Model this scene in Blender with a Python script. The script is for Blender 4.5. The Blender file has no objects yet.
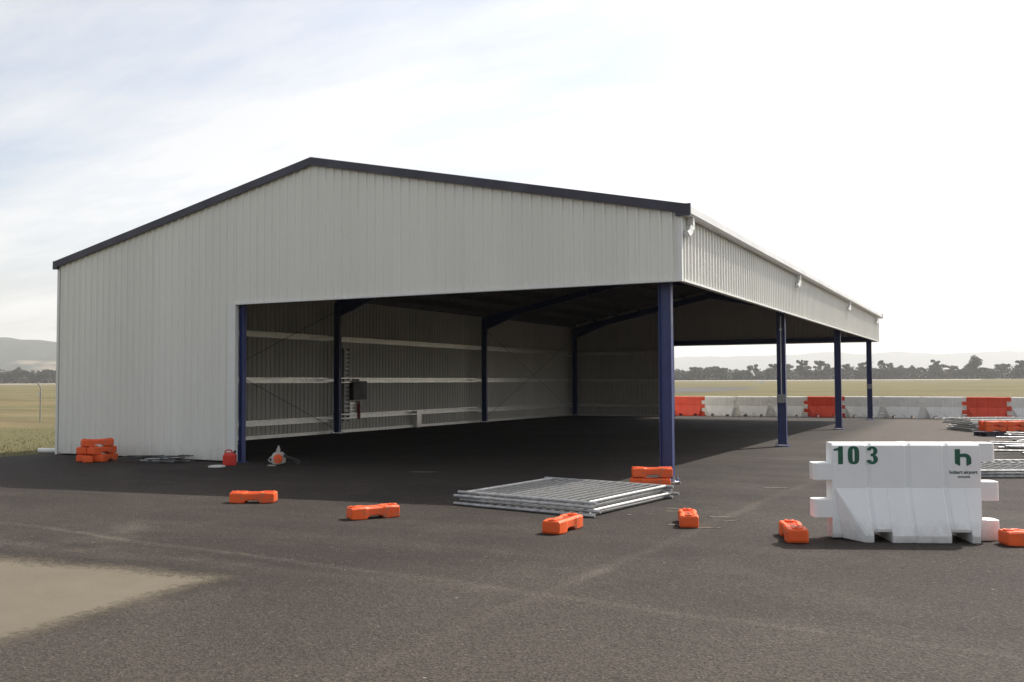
import bpy, bmesh, math, random
from mathutils import Vector, Matrix, noise
R = math.radians
rnd = random.Random(7)
scene = bpy.context.scene
COL = scene.collection

# ---------------------------------------------------------------- measures (metres)
W, L = 14.53, 29.03            # shed width and depth
HE, HP, HL = 4.30, 5.84, 3.20  # eave, ridge, underside of the opening
JX = 5.32                      # closed part of the end walls
CAM = Vector((18.82, -14.22, 1.65))
YAW, PITCH, ROLL, FOC = -0.4723, 0.0404, -0.0048, 936.0

def gz(x, y):
    z = -0.0064 * min(max(y, 0.0), 31.0)
    t = min(max((y - 28.0) / 6.0, 0.0), 1.0)
    s = min(max((14.0 - x) / 9.0, 0.0), 1.0)
    return z - 0.09 * t * s

# ---------------------------------------------------------------- materials
def nt(name):
    m = bpy.data.materials.new(name); m.use_nodes = True
    t = m.node_tree
    return m, t.nodes, t.links, t.nodes['Principled BSDF']

def coords(N, Lk, scale=(1, 1, 1), kind='Object'):
    tc = N.new('ShaderNodeTexCoord'); mp = N.new('ShaderNodeMapping')
    mp.inputs['Scale'].default_value = scale
    Lk.new(tc.outputs[kind], mp.inputs['Vector'])
    return mp.outputs['Vector']

def noise_fac(N, Lk, vec, scale, detail=4, rough=0.6, lo=0.35, hi=0.65):
    n = N.new('ShaderNodeTexNoise'); n.inputs['Scale'].default_value = scale
    n.inputs['Detail'].default_value = detail; n.inputs['Roughness'].default_value = rough
    Lk.new(vec, n.inputs['Vector'])
    r = N.new('ShaderNodeMapRange'); r.inputs['From Min'].default_value = lo; r.inputs['From Max'].default_value = hi
    Lk.new(n.outputs['Fac'], r.inputs['Value'])
    return r.outputs['Result']

def mix(N, Lk, fac, a, b, mode='MIX'):
    m = N.new('ShaderNodeMix'); m.data_type = 'RGBA'; m.blend_type = mode
    if isinstance(fac, (int, float)): m.inputs['Factor'].default_value = fac
    else: Lk.new(fac, m.inputs['Factor'])
    for sock, v in (('A', a), ('B', b)):
        i = [s for s in m.inputs if s.name == sock and s.type == 'RGBA'][0]
        if isinstance(v, tuple): i.default_value = (*v, 1)
        else: Lk.new(v, i)
    return [o for o in m.outputs if o.type == 'RGBA'][0]

def mathn(N, Lk, op, a, b=None, clamp=False):
    m = N.new('ShaderNodeMath'); m.operation = op; m.use_clamp = clamp
    for i, v in enumerate((a, b)):
        if v is None: continue
        if isinstance(v, (int, float)): m.inputs[i].default_value = v
        else: Lk.new(v, m.inputs[i])
    return m.outputs[0]

def bump(N, Lk, B, h, strength, dist=0.01):
    b = N.new('ShaderNodeBump'); b.inputs['Strength'].default_value = strength
    b.inputs['Distance'].default_value = dist
    Lk.new(h, b.inputs['Height']); Lk.new(b.outputs['Normal'], B.inputs['Normal'])

def basic(name, c1, c2, rough=0.5, metal=0.0, scale=3.0, bscale=None, bstr=0.1, wear=None, streak=False, spec=0.5):
    m, N, Lk, B = nt(name)
    v = coords(N, Lk, (1, 1, 0.12) if streak else (1, 1, 1))
    f = noise_fac(N, Lk, v, scale)
    c = mix(N, Lk, f, c1, c2)
    if wear:
        v2 = coords(N, Lk)
        f2 = noise_fac(N, Lk, v2, wear[1], 6, 0.7, wear[2], wear[2] + 0.08)
        c = mix(N, Lk, f2, c, wear[0])
    Lk.new(c, B.inputs['Base Color'])
    B.inputs['Metallic'].default_value = metal
    B.inputs['Specular IOR Level'].default_value = spec
    rr = N.new('ShaderNodeMapRange'); rr.inputs['To Min'].default_value = rough * 0.85; rr.inputs['To Max'].default_value = min(1, rough * 1.2)
    Lk.new(f, rr.inputs['Value']); Lk.new(rr.outputs['Result'], B.inputs['Roughness'])
    if bscale:
        v3 = coords(N, Lk)
        bump(N, Lk, B, noise_fac(N, Lk, v3, bscale, 4, 0.6, 0, 1), bstr, 0.01)
    return m

M = {}
M['clad'] = basic('pale_grey_cladding', (0.80, 0.785, 0.715), (0.765, 0.75, 0.68), 0.5, 0, 0.6, 1.5, 0.04, streak=True, spec=0.35)
def cladding():
    m, N, Lk, B = nt('pale_grey_cladding')
    v = coords(N, Lk, (1, 1, 0.10)); f = noise_fac(N, Lk, v, 0.7, 6, 0.65, 0.3, 0.7)
    c = mix(N, Lk, f, (0.80, 0.79, 0.725), (0.745, 0.735, 0.672))
    tc = N.new('ShaderNodeTexCoord'); sep = N.new('ShaderNodeSeparateXYZ'); Lk.new(tc.outputs['Object'], sep.inputs[0])
    k = mathn(N, Lk, 'FLOOR', mathn(N, Lk, 'DIVIDE', mathn(N, Lk, 'ADD', sep.outputs['X'], sep.outputs['Y']), 0.76))
    wn = N.new('ShaderNodeTexWhiteNoise'); wn.noise_dimensions = '1D'; Lk.new(k, wn.inputs['W'])
    c = mix(N, Lk, mathn(N, Lk, 'MULTIPLY', wn.outputs['Value'], 0.10), c, (0.50, 0.49, 0.45))
    # splashed dirt low on the sheets
    d = N.new('ShaderNodeMapRange'); d.inputs['From Min'].default_value = 0.55; d.inputs['From Max'].default_value = 0.0
    n = N.new('ShaderNodeTexNoise'); n.inputs['Scale'].default_value = 5; n.inputs['Detail'].default_value = 6; Lk.new(tc.outputs['Object'], n.inputs['Vector'])
    Lk.new(mathn(N, Lk, 'ADD', sep.outputs['Z'], mathn(N, Lk, 'MULTIPLY', n.outputs['Fac'], 0.5)), d.inputs['Value'])
    c = mix(N, Lk, mathn(N, Lk, 'MULTIPLY', d.outputs[0], 0.5), c, (0.30, 0.26, 0.21))
    Lk.new(c, B.inputs['Base Color']); B.inputs['Roughness'].default_value = 0.42; B.inputs['Specular IOR Level'].default_value = 0.4
    w_ = N.new('ShaderNodeTexNoise'); w_.inputs['Scale'].default_value = 0.9; Lk.new(tc.outputs['Object'], w_.inputs['Vector'])
    bump(N, Lk, B, w_.outputs['Fac'], 0.25, 0.04)
    return m
M['clad'] = cladding()
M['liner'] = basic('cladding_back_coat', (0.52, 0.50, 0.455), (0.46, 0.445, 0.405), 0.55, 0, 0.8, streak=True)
M['trim'] = basic('pale_trim', (0.74, 0.745, 0.71), (0.70, 0.705, 0.67), 0.4, 0, 2)
M['gutter'] = basic('gutter_paint', (0.74, 0.74, 0.72), (0.68, 0.68, 0.66), 0.38, 0, 1.5)
M['barge'] = basic('slate_barge_paint', (0.045, 0.042, 0.062), (0.035, 0.034, 0.05), 0.45, 0, 2)
M['roof'] = basic('roof_steel', (0.35, 0.35, 0.36), (0.30, 0.30, 0.31), 0.5, 0.0, 1)
M['navy'] = basic('navy_paint', (0.027, 0.040, 0.135), (0.035, 0.050, 0.165), 0.42, 0, 5, wear=((0.07, 0.07, 0.09), 9, 0.66))
M['galv'] = basic('galvanised_steel', (0.46, 0.46, 0.455), (0.32, 0.32, 0.315), 0.5, 0.6, 14, wear=((0.30, 0.29, 0.28), 6, 0.62))
M['girt'] = basic('galvanised_girt', (0.86, 0.85, 0.80), (0.74, 0.73, 0.69), 0.34, 0.6, 6)
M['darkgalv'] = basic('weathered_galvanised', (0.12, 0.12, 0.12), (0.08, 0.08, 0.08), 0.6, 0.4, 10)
M['orange'] = basic('orange_plastic', (0.86, 0.120, 0.018), (0.76, 0.095, 0.015), 0.48, 0, 5, 60, 0.25, wear=((0.40, 0.16, 0.08), 11, 0.55))
M['hole'] = basic('socket_shade', (0.05, 0.015, 0.01), (0.03, 0.01, 0.008), 0.8)  # near-black colour painted as the shade inside sockets and grip slot
M['redbar'] = basic('red_plastic', (0.80, 0.075, 0.028), (0.70, 0.060, 0.022), 0.5, 0, 2, wear=((0.42, 0.12, 0.08), 3, 0.62))
M['white'] = basic('white_plastic', (0.88, 0.88, 0.87), (0.84, 0.84, 0.83), 0.42, 0, 1.2, 25, 0.05, wear=((0.55, 0.53, 0.50), 4.5, 0.68))
def grimy_white():
    m, N, Lk, B = nt('white_plastic'); v = coords(N, Lk)
    c = mix(N, Lk, noise_fac(N, Lk, v, 1.5, 5, 0.6), (0.86, 0.865, 0.85), (0.80, 0.80, 0.785))
    sc = coords(N, Lk, (1.0, 1.0, 5.0)); c = mix(N, Lk, mathn(N, Lk, 'MULTIPLY', noise_fac(N, Lk, sc, 7, 8, 0.75, 0.62, 0.70), 0.35), c, (0.42, 0.41, 0.38))
    sep = N.new('ShaderNodeSeparateXYZ'); Lk.new(v, sep.inputs[0])
    n = noise_fac(N, Lk, v, 9, 8, 0.75, 0.3, 0.7)
    g = N.new('ShaderNodeMapRange'); g.inputs['From Min'].default_value = 0.34; g.inputs['From Max'].default_value = 0.02
    Lk.new(mathn(N, Lk, 'ADD', sep.outputs['Z'], mathn(N, Lk, 'MULTIPLY', n, 0.24)), g.inputs['Value'])
    c = mix(N, Lk, mathn(N, Lk, 'MULTIPLY', g.outputs[0], 0.65), c, (0.36, 0.32, 0.27))
    Lk.new(c, B.inputs['Base Color']); B.inputs['Roughness'].default_value = 0.45
    bump(N, Lk, B, noise_fac(N, Lk, v, 6, 4, 0.6, 0, 1), 0.25, 0.01)
    return m
M['white'] = grimy_white()
M['dirtywhite'] = basic('dirty_white_plastic', (0.86, 0.84, 0.80), (0.76, 0.74, 0.70), 0.55, 0, 1.6, wear=((0.36, 0.33, 0.30), 3, 0.60))
M['green'] = basic('green_stencil_paint', (0.012, 0.085, 0.05), (0.02, 0.12, 0.07), 0.6, 0, 30)
M['ink'] = basic('grey_lettering', (0.06, 0.10, 0.08), (0.08, 0.12, 0.10), 0.6)
M['box'] = basic('grey_box_paint', (0.06, 0.06, 0.058), (0.045, 0.045, 0.043), 0.5)
M['red'] = basic('red_paint', (0.60, 0.03, 0.015), (0.5, 0.02, 0.012), 0.4, 0, 6)
M['dred'] = basic('dark_red_paint', (0.22, 0.012, 0.010), (0.18, 0.01, 0.01), 0.45)
M['black'] = basic('black_rubber', (0.02, 0.02, 0.02), (0.035, 0.035, 0.035), 0.7)
M['offw'] = basic('off_white_plastic', (0.45, 0.435, 0.39), (0.36, 0.35, 0.31), 0.5)
M['pallet'] = basic('dark_pallet', (0.035, 0.035, 0.055), (0.05, 0.05, 0.07), 0.7, 0, 5)
M['bark'] = basic('eucalypt_bark', (0.16, 0.13, 0.10), (0.10, 0.08, 0.06), 0.9, 0, 1)
M['plate'] = basic('plate_metal', (0.42, 0.42, 0.42), (0.34, 0.34, 0.34), 0.5, 0.2, 20, wear=((0.08, 0.08, 0.09), 60, 0.52))
M['postwood'] = basic('grey_post', (0.34, 0.32, 0.28), (0.26, 0.24, 0.21), 0.8, 0, 10)

def foliage_mat(name, c1, c2):
    m, N, Lk, B = nt(name)
    g = N.new('ShaderNodeNewGeometry')
    v = coords(N, Lk)
    f = noise_fac(N, Lk, v, 0.7, 3, 0.6, 0.3, 0.7)
    oi = N.new('ShaderNodeObjectInfo')
    f2 = mathn(N, Lk, 'MULTIPLY', oi.outputs['Random'], 0.5)
    f3 = mathn(N, Lk, 'ADD', mathn(N, Lk, 'MULTIPLY', f, 0.6), f2, True)
    Lk.new(mix(N, Lk, f3, c1, c2), B.inputs['Base Color'])
    B.inputs['Roughness'].default_value = 0.75
    B.inputs['Specular IOR Level'].default_value = 0.2
    return m
M['leaf'] = foliage_mat('gum_leaves', (0.040, 0.050, 0.030), (0.085, 0.085, 0.052))
M['leaf2'] = foliage_mat('dark_gum_leaves', (0.028, 0.036, 0.024), (0.060, 0.062, 0.042))

# asphalt -------------------------------------------------------
def line_through(x0, y0, x1, y1):
    d = math.hypot(x1-x0, y1-y0); a, b = -(y1-y0)/d, (x1-x0)/d
    return a, b, a*x0+b*y0
TRACKS = [(*line_through(15.45, -7.64, 18.73, -7.89), .09, .8), (*line_through(9.2, -8.0, 14.9, -7.75), .22, .4), (*line_through(13.3, -5.9, 20.5, -2.3), .06, .25),
          (*line_through(10.0, -6.6, 13.6, -9.6), .30, .28), (*line_through(16.0, -3.0, 16.9, 12.0), .12, .6)]
def tarmac():
    m, N, Lk, B = nt('tarmac')
    v = coords(N, Lk)
    big = noise_fac(N, Lk, v, 0.16, 5, 0.6, 0.36, 0.64)
    c = mix(N, Lk, big, (0.0165, 0.0127, 0.0103), (0.035, 0.0275, 0.0222))
    # long roller / tyre drags
    vs = N.new('ShaderNodeMapping'); tc = N.new('ShaderNodeTexCoord')
    Lk.new(tc.outputs['Object'], vs.inputs['Vector'])
    vs.inputs['Rotation'].default_value = (0, 0, R(-12)); vs.inputs['Scale'].default_value = (0.09, 1.3, 1)
    st = noise_fac(N, Lk, vs.outputs['Vector'], 1.0, 5, 0.62, 0.45, 0.75)
    c = mix(N, Lk, mathn(N, Lk, 'MULTIPLY', st, 0.50), c, (0.054, 0.044, 0.035))
    # dust patches (also paler, worn mat towards the viewer)
    sep = N.new('ShaderNodeSeparateXYZ'); Lk.new(v, sep.inputs[0])
    du = noise_fac(N, Lk, v, 0.55, 8, 0.72, 0.52, 0.70)
    c = mix(N, Lk, mathn(N, Lk, 'MULTIPLY', du, 0.34), c, (0.080, 0.067, 0.054))
    near = N.new('ShaderNodeMapRange'); near.inputs['From Min'].default_value = -5.5; near.inputs['From Max'].default_value = -9.0
    wob = N.new('ShaderNodeTexNoise'); wob.inputs['Scale'].default_value = 0.5; wob.inputs['Detail'].default_value = 5; Lk.new(v, wob.inputs['Vector'])
    yy = mathn(N, Lk, 'ADD', mathn(N, Lk, 'SUBTRACT', sep.outputs['Y'], mathn(N, Lk, 'MULTIPLY', mathn(N, Lk, 'SUBTRACT', sep.outputs['X'], 14.0), 0.45)), mathn(N, Lk, 'MULTIPLY', wob.outputs['Fac'], 3.0))
    Lk.new(yy, near.inputs['Value'])
    c = mix(N, Lk, mathn(N, Lk, 'MULTIPLY', near.outputs[0], 0.60), c, (0.062, 0.051, 0.042))
    far = N.new('ShaderNodeMapRange'); far.inputs['From Min'].default_value = 11.2; far.inputs['From Max'].default_value = 12.2  # paler old asphalt past the open side, grazing sheen partly painted in
    Lk.new(mathn(N, Lk, 'ADD', sep.outputs['Y'], mathn(N, Lk, 'MULTIPLY', wob.outputs['Fac'], 1.0)), far.inputs['Value'])
    sidex = N.new('ShaderNodeMapRange'); sidex.inputs['From Min'].default_value = 14.6; sidex.inputs['From Max'].default_value = 15.4
    Lk.new(sep.outputs['X'], sidex.inputs['Value'])
    c = mix(N, Lk, mathn(N, Lk, 'MULTIPLY', far.outputs[0], mathn(N, Lk, 'MULTIPLY', sidex.outputs[0], 0.7)), c, (0.095, 0.080, 0.067))
    # dusty wheel tracks and paving seams, each a wavering line (a*x + b*y = k)
    for a_, b_, k_, w_, amt in TRACKS:
        ln = mathn(N, Lk, 'ADD', mathn(N, Lk, 'ADD', mathn(N, Lk, 'MULTIPLY', sep.outputs['X'], a_), mathn(N, Lk, 'MULTIPLY', sep.outputs['Y'], b_)), mathn(N, Lk, 'MULTIPLY', wob.outputs['Fac'], w_*3))
        ab = mathn(N, Lk, 'ABSOLUTE', mathn(N, Lk, 'SUBTRACT', ln, k_+w_*1.5))
        tr = N.new('ShaderNodeMapRange'); tr.inputs['From Min'].default_value = w_; tr.inputs['From Max'].default_value = 0.0
        Lk.new(ab, tr.inputs['Value'])
        c = mix(N, Lk, mathn(N, Lk, 'MULTIPLY', mathn(N, Lk, 'MULTIPLY', tr.outputs[0], mathn(N, Lk, 'ADD', du, 0.25)), amt), c, (0.105, 0.090, 0.073))
    # aggregate: stones of different tone
    vo = N.new('ShaderNodeTexVoronoi'); vo.inputs['Scale'].default_value = 70; Lk.new(v, vo.inputs['Vector'])
    sp = N.new('ShaderNodeSeparateColor'); Lk.new(vo.outputs['Color'], sp.inputs[0])
    dk = N.new('ShaderNodeMapRange'); dk.inputs['From Min'].default_value = 0.0; dk.inputs['From Max'].default_value = 1.0
    dk.inputs['To Min'].default_value = 0.52; dk.inputs['To Max'].default_value = 1.48
    Lk.new(sp.outputs[0], dk.inputs['Value'])
    cc = N.new('ShaderNodeVectorMath'); cc.operation = 'SCALE'; Lk.new(c, cc.inputs[0]); Lk.new(dk.outputs[0], cc.inputs['Scale'])
    c = cc.outputs[0]
    chip = mathn(N, Lk, 'GREATER_THAN', sp.outputs[1], 0.985)
    c = mix(N, Lk, mathn(N, Lk, 'MULTIPLY', chip, 0.4), c, (0.16, 0.145, 0.13))
    # crumbs of lime dropped here and there (bigger, rare)
    vo2 = N.new('ShaderNodeTexVoronoi'); vo2.inputs['Scale'].default_value = 5.0; vo2.inputs['Randomness'].default_value = 1.0
    Lk.new(v, vo2.inputs['Vector'])
    sp2 = N.new('ShaderNodeSeparateColor'); Lk.new(vo2.outputs['Color'], sp2.inputs[0])
    crumb = mathn(N, Lk, 'MULTIPLY', mathn(N, Lk, 'LESS_THAN', vo2.outputs['Distance'], 0.06), mathn(N, Lk, 'GREATER_THAN', sp2.outputs[0], 0.93))
    c = mix(N, Lk, mathn(N, Lk, 'MULTIPLY', crumb, 0.6), c, (0.26, 0.245, 0.22))
    Lk.new(c, B.inputs['Base Color'])
    B.inputs['Roughness'].default_value = 0.88
    B.inputs['Specular IOR Level'].default_value = 0.25
    vo3 = N.new('ShaderNodeTexVoronoi'); vo3.inputs['Scale'].default_value = 70; Lk.new(v, vo3.inputs['Vector'])
    bump(N, Lk, B, vo3.outputs['Distance'], 0.8, 0.006)
    return m
M['tarmac'] = tarmac()

def field():
    m, N, Lk, B = nt('dry_field')
    tc = N.new('ShaderNodeTexCoord'); mp = N.new('ShaderNodeMapping')
    Lk.new(tc.outputs['Object'], mp.inputs['Vector'])
    mp.inputs['Rotation'].default_value = (0, 0, R(-27)); mp.inputs['Scale'].default_value = (0.25, 1, 1)
    v = mp.outputs['Vector']
    f = noise_fac(N, Lk, v, 0.045, 6, 0.6, 0.42, 0.58)
    c = mix(N, Lk, f, (0.205, 0.150, 0.082), (0.105, 0.098, 0.048))
    sp = N.new('ShaderNodeSeparateXYZ'); Lk.new(v, sp.inputs[0])
    gr = N.new('ShaderNodeMapRange'); gr.inputs['From Min'].default_value = 3; gr.inputs['From Max'].default_value = 10
    Lk.new(mathn(N, Lk, 'ADD', sp.outputs['X'], mathn(N, Lk, 'MULTIPLY', f, 6.0)), gr.inputs['Value'])
    c = mix(N, Lk, mathn(N, Lk, 'MULTIPLY', gr.outputs[0], 0.65), c, (0.098, 0.098, 0.038))
    f2 = noise_fac(N, Lk, v, 0.30, 6, 0.65, 0.45, 0.7)
    c = mix(N, Lk, mathn(N, Lk, 'MULTIPLY', f2, 0.6), c, (0.31, 0.245, 0.155))
    f3 = noise_fac(N, Lk, v, 0.11, 5, 0.6, 0.55, 0.68)
    c = mix(N, Lk, mathn(N, Lk, 'MULTIPLY', f3, 0.8), c, (0.085, 0.072, 0.045))
    # mown, greener verge beside the shed
    sep = N.new('ShaderNodeSeparateXYZ'); Lk.new(tc.outputs['Object'], sep.inputs[0])
    g = N.new('ShaderNodeMapRange'); g.inputs['From Min'].default_value = -15; g.inputs['From Max'].default_value = -9
    n2 = N.new('ShaderNodeTexNoise'); n2.inputs['Scale'].default_value = 0.4; n2.inputs['Detail'].default_value = 5
    Lk.new(tc.outputs['Object'], n2.inputs['Vector'])
    Lk.new(mathn(N, Lk, 'ADD', sep.outputs['X'], mathn(N, Lk, 'MULTIPLY', n2.outputs['Fac'], 5.0)), g.inputs['Value'])
    ir = N.new('ShaderNodeMapRange'); ir.inputs['From Min'].default_value = 60; ir.inputs['From Max'].default_value = 25
    Lk.new(sep.outputs['Y'], ir.inputs['Value']); inr = ir.outputs[0]
    c = mix(N, Lk, mathn(N, Lk, 'MULTIPLY', mathn(N, Lk, 'MULTIPLY', g.outputs[0], inr), 0.8), c, (0.105, 0.105, 0.045))
    # fine tuft texture
    f4 = noise_fac(N, Lk, tc.outputs['Object'], 6.0, 5, 0.8, 0.3, 0.7)
    c = mix(N, Lk, mathn(N, Lk, 'MULTIPLY', f4, 0.35), c, (0.10, 0.085, 0.045))
    Lk.new(c, B.inputs['Base Color']); B.inputs['Roughness'].default_value = 0.95
    B.inputs['Specular IOR Level'].default_value = 0.1
    bump(N, Lk, B, noise_fac(N, Lk, tc.outputs['Object'], 3.0, 6, 0.8, 0, 1), 0.7, 0.12)
    return m
M['field'] = field()

def hillmat():
    m, N, Lk, B = nt('hill_cover')
    v = coords(N, Lk)
    f = noise_fac(N, Lk, v, 0.0035, 6, 0.6, 0.54, 0.60)
    t = noise_fac(N, Lk, v, 0.02, 6, 0.7, 0.3, 0.7)
    a = mix(N, Lk, t, (0.020, 0.028, 0.022), (0.045, 0.050, 0.036))
    sep = N.new('ShaderNodeSeparateXYZ'); Lk.new(v, sep.inputs[0])
    low = N.new('ShaderNodeMapRange'); low.inputs['From Min'].default_value = 72; low.inputs['From Max'].default_value = 50
    Lk.new(sep.outputs['Z'], low.inputs['Value'])
    Lk.new(mix(N, Lk, mathn(N, Lk, 'MULTIPLY', f, low.outputs[0]), a, (0.19, 0.155, 0.11)), B.inputs['Base Color'])
    B.inputs['Roughness'].default_value = 1; B.inputs['Specular IOR Level'].default_value = 0
    return m
M['hill'] = hillmat()
M['strip'] = basic('old_asphalt', (0.105, 0.10, 0.09), (0.085, 0.08, 0.07), 0.9, 0, 0.05, spec=0.1)
M['runway'] = basic('pale_concrete', (0.36, 0.33, 0.28), (0.30, 0.28, 0.24), 0.9, 0, 0.02, spec=0.1)

def patchmat():
    m, N, Lk, B = nt('beige_ground')
    v = coords(N, Lk)
    f = noise_fac(N, Lk, v, 1.3, 6, 0.65, 0.3, 0.7)
    c = mix(N, Lk, f, (0.165, 0.142, 0.106), (0.135, 0.115, 0.086))
    f2 = noise_fac(N, Lk, v, 90, 2, 0.6, 0.3, 0.7)
    c = mix(N, Lk, mathn(N, Lk, 'MULTIPLY', f2, 0.25), c, (0.06, 0.05, 0.04))
    Lk.new(c, B.inputs['Base Color']); B.inputs['Roughness'].default_value = 0.95
    B.inputs['Specular IOR Level'].default_value = 0.15
    at = N.new('ShaderNodeAttribute'); at.attribute_name = 'edge'
    n = N.new('ShaderNodeTexNoise'); n.inputs['Scale'].default_value = 14; n.inputs['Detail'].default_value = 8; n.inputs['Roughness'].default_value = 0.75
    Lk.new(v, n.inputs['Vector'])
    a = mathn(N, Lk, 'ADD', at.outputs['Fac'], mathn(N, Lk, 'MULTIPLY', mathn(N, Lk, 'SUBTRACT', n.outputs['Fac'], 0.5), 1.1))
    mr = N.new('ShaderNodeMapRange'); mr.inputs['From Min'].default_value = 0.18; mr.inputs['From Max'].default_value = 0.72
    Lk.new(a, mr.inputs['Value']); Lk.new(mr.outputs[0], B.inputs['Alpha'])
    bump(N, Lk, B, f2, 0.3, 0.004)
    return m
M['patch'] = patchmat()

# ---------------------------------------------------------------- mesh helpers
class MB:
    def __init__(s): s.v, s.f, s.mi = [], [], []
    def add(s, vs, fs, T=None, mi=0):
        o = len(s.v)
        for p in vs:
            p = Vector(p); s.v.append(T @ p if T else p)
        for f in fs: s.f.append([i + o for i in f]); s.mi.append(mi)
    def box(s, a, b, T=None, mi=0):
        x0, y0, z0 = a; x1, y1, z1 = b
        vs = [(x0,y0,z0),(x1,y0,z0),(x1,y1,z0),(x0,y1,z0),(x0,y0,z1),(x1,y0,z1),(x1,y1,z1),(x0,y1,z1)]
        s.add(vs, [(0,3,2,1),(4,5,6,7),(0,1,5,4),(1,2,6,5),(2,3,7,6),(3,0,4,7)], T, mi)
    def tube(s, p, q, r, n=8, r2=None, T=None, mi=0):
        p, q = Vector(p), Vector(q); r2 = r if r2 is None else r2
        d = (q - p).normalized(); a = d.orthogonal().normalized(); b = d.cross(a)
        vs = [p + (a*math.cos(t)+b*math.sin(t))*r for t in (2*math.pi*i/n for i in range(n))]
        vs += [q + (a*math.cos(t)+b*math.sin(t))*r2 for t in (2*math.pi*i/n for i in range(n))]
        fs = [(i, (i+1)%n, n+(i+1)%n, n+i) for i in range(n)] + [tuple(range(n))[::-1], tuple(range(n, 2*n))]
        s.add(vs, fs, T, mi)
    def path(s, pts, r, n=8, T=None):
        pts = [Vector(p) for p in pts]
        prev = None; rings = []
        for i, p in enumerate(pts):
            d = (pts[min(i+1, len(pts)-1)] - pts[max(i-1, 0)]).normalized()
            a = d.orthogonal().normalized() if prev is None else (prev - d*prev.dot(d)).normalized()
            prev = a; b = d.cross(a)
            rings.append([p + (a*math.cos(t)+b*math.sin(t))*r for t in (2*math.pi*k/n for k in range(n))])
        s.loft(rings, T)
    def loft(s, rings, T=None, mi=0, caps=True):
        n = len(rings[0]); vs = [p for r_ in rings for p in r_]; fs = []
        for k in range(len(rings)-1):
            for i in range(n):
                fs.append((k*n+i, k*n+(i+1)%n, (k+1)*n+(i+1)%n, (k+1)*n+i))
        if caps:
            fs.append(tuple(range(n))[::-1]); fs.append(tuple(range((len(rings)-1)*n, len(rings)*n)))
        s.add(vs, fs, T, mi)
    def sheet(s, rows, T=None, mi=0):
        n = len(rows[0]); vs = [p for r_ in rows for p in r_]
        s.add(vs, [(k*n+i, k*n+i+1, (k+1)*n+i+1, (k+1)*n+i) for k in range(len(rows)-1) for i in range(n-1)], T, mi)
    def build(s, name, mat, parent=None, bevel=0, smooth=False, solid=0, fixn=True, seg=2):
        me = bpy.data.meshes.new(name); me.from_pydata([tuple(p) for p in s.v], [], s.f)
        mats = mat if isinstance(mat, (list, tuple)) else [mat]
        for m_ in mats: me.materials.append(m_)
        me.polygons.foreach_set('material_index', s.mi)
        if fixn:
            bm = bmesh.new(); bm.from_mesh(me); bmesh.ops.recalc_face_normals(bm, faces=bm.faces); bm.to_mesh(me); bm.free()
        if smooth: me.polygons.foreach_set('use_smooth', [True]*len(me.polygons))
        me.update()
        o = bpy.data.objects.new(name, me); COL.objects.link(o)
        if parent: o.parent = parent
        if bevel:
            b = o.modifiers.new('bevel', 'BEVEL'); b.width = bevel; b.segments = seg; b.limit_method = 'ANGLE'; b.angle_limit = R(35); b.harden_normals = False
        if solid:
            b = o.modifiers.new('thickness', 'SOLIDIFY'); b.thickness = solid; b.offset = 0
        return o

def tag(o, label=None, cat=None, group=None, kind=None):
    if label: o['label'] = label
    if cat: o['category'] = cat
    if group: o['group'] = group
    if kind: o['kind'] = kind
    return o
def thing(name, loc, rz, label, cat, group=None):
    o = bpy.data.objects.new(name, None); COL.objects.link(o)
    o.location = loc; o.rotation_euler = (0, 0, rz); o.empty_display_size = 0.3
    return tag(o, label, cat, group)
def kids(o): return [c for c in bpy.data.objects if c.parent == o]
def dup(root, loc, rz, label, group=None):
    def cp(o, par):
        c = o.copy(); COL.objects.link(c); c.parent = par
        for k in kids(o): cp(k, c)
        return c
    ks = kids(root)
    r_ = root.copy(); COL.objects.link(r_)
    for k in ks: cp(k, r_)
    r_.location = loc; r_.rotation_euler = (root.rotation_euler[0], root.rotation_euler[1], rz)
    r_['label'] = label
    if group: r_['group'] = group
    return r_
RZ = R(27.06)   # direction parallel to the picture plane

# ---------------------------------------------------------------- the ground
def grid(name, xs, ys, dz, mat, zf=gz):
    m = MB(); m.sheet([[(x, y, zf(x, y) + dz) for x in xs] for y in ys])
    return m.build(name, mat, smooth=True, fixn=True)
def rng(a, b, n): return [a + (b-a)*i/n for i in range(n+1)]
xs = [-7000,-3500,-1500,-600,-250,-100] + rng(-60, 80, 56) + [100,250,600,1500,3500,7000]
ys = [-3000,-800,-200,-60] + rng(-30, 60, 90) + [70,90,130,200,350,700,1500,3500,9000]
tag(grid('ground', xs, ys, -0.012, M['field']), kind='structure')
tag(grid('tarmac_apron', rng(-0.42, 60, 80), rng(-34, 38.5, 80), 0.0, M['tarmac']), kind='structure')
def flatpoly(name, pts, z, mat):
    m = MB(); m.add([(x, y, gz(x, y) + z) for x, y in pts], [tuple(range(len(pts)))])
    return tag(m.build(name, mat), kind='structure')
fwd = Vector((math.sin(YAW), math.cos(YAW), 0)); rgt = Vector((math.cos(YAW), -math.sin(YAW), 0))
def cw(X, Z):
    p = CAM + fwd*Z + rgt*X
    return p.x, p.y
flatpoly('taxiway', [cw(*q) for q in ((-25, 112), (15, 118), (27, 128), (45, 168), (48, 195), (24, 185), (-35, 190))], 0.006, M['strip'])
flatpoly('runway', [cw(*q) for q in ((-900, 560), (1100, 560), (1100, 700), (-900, 700))], 0.012, M['runway'])

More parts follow.
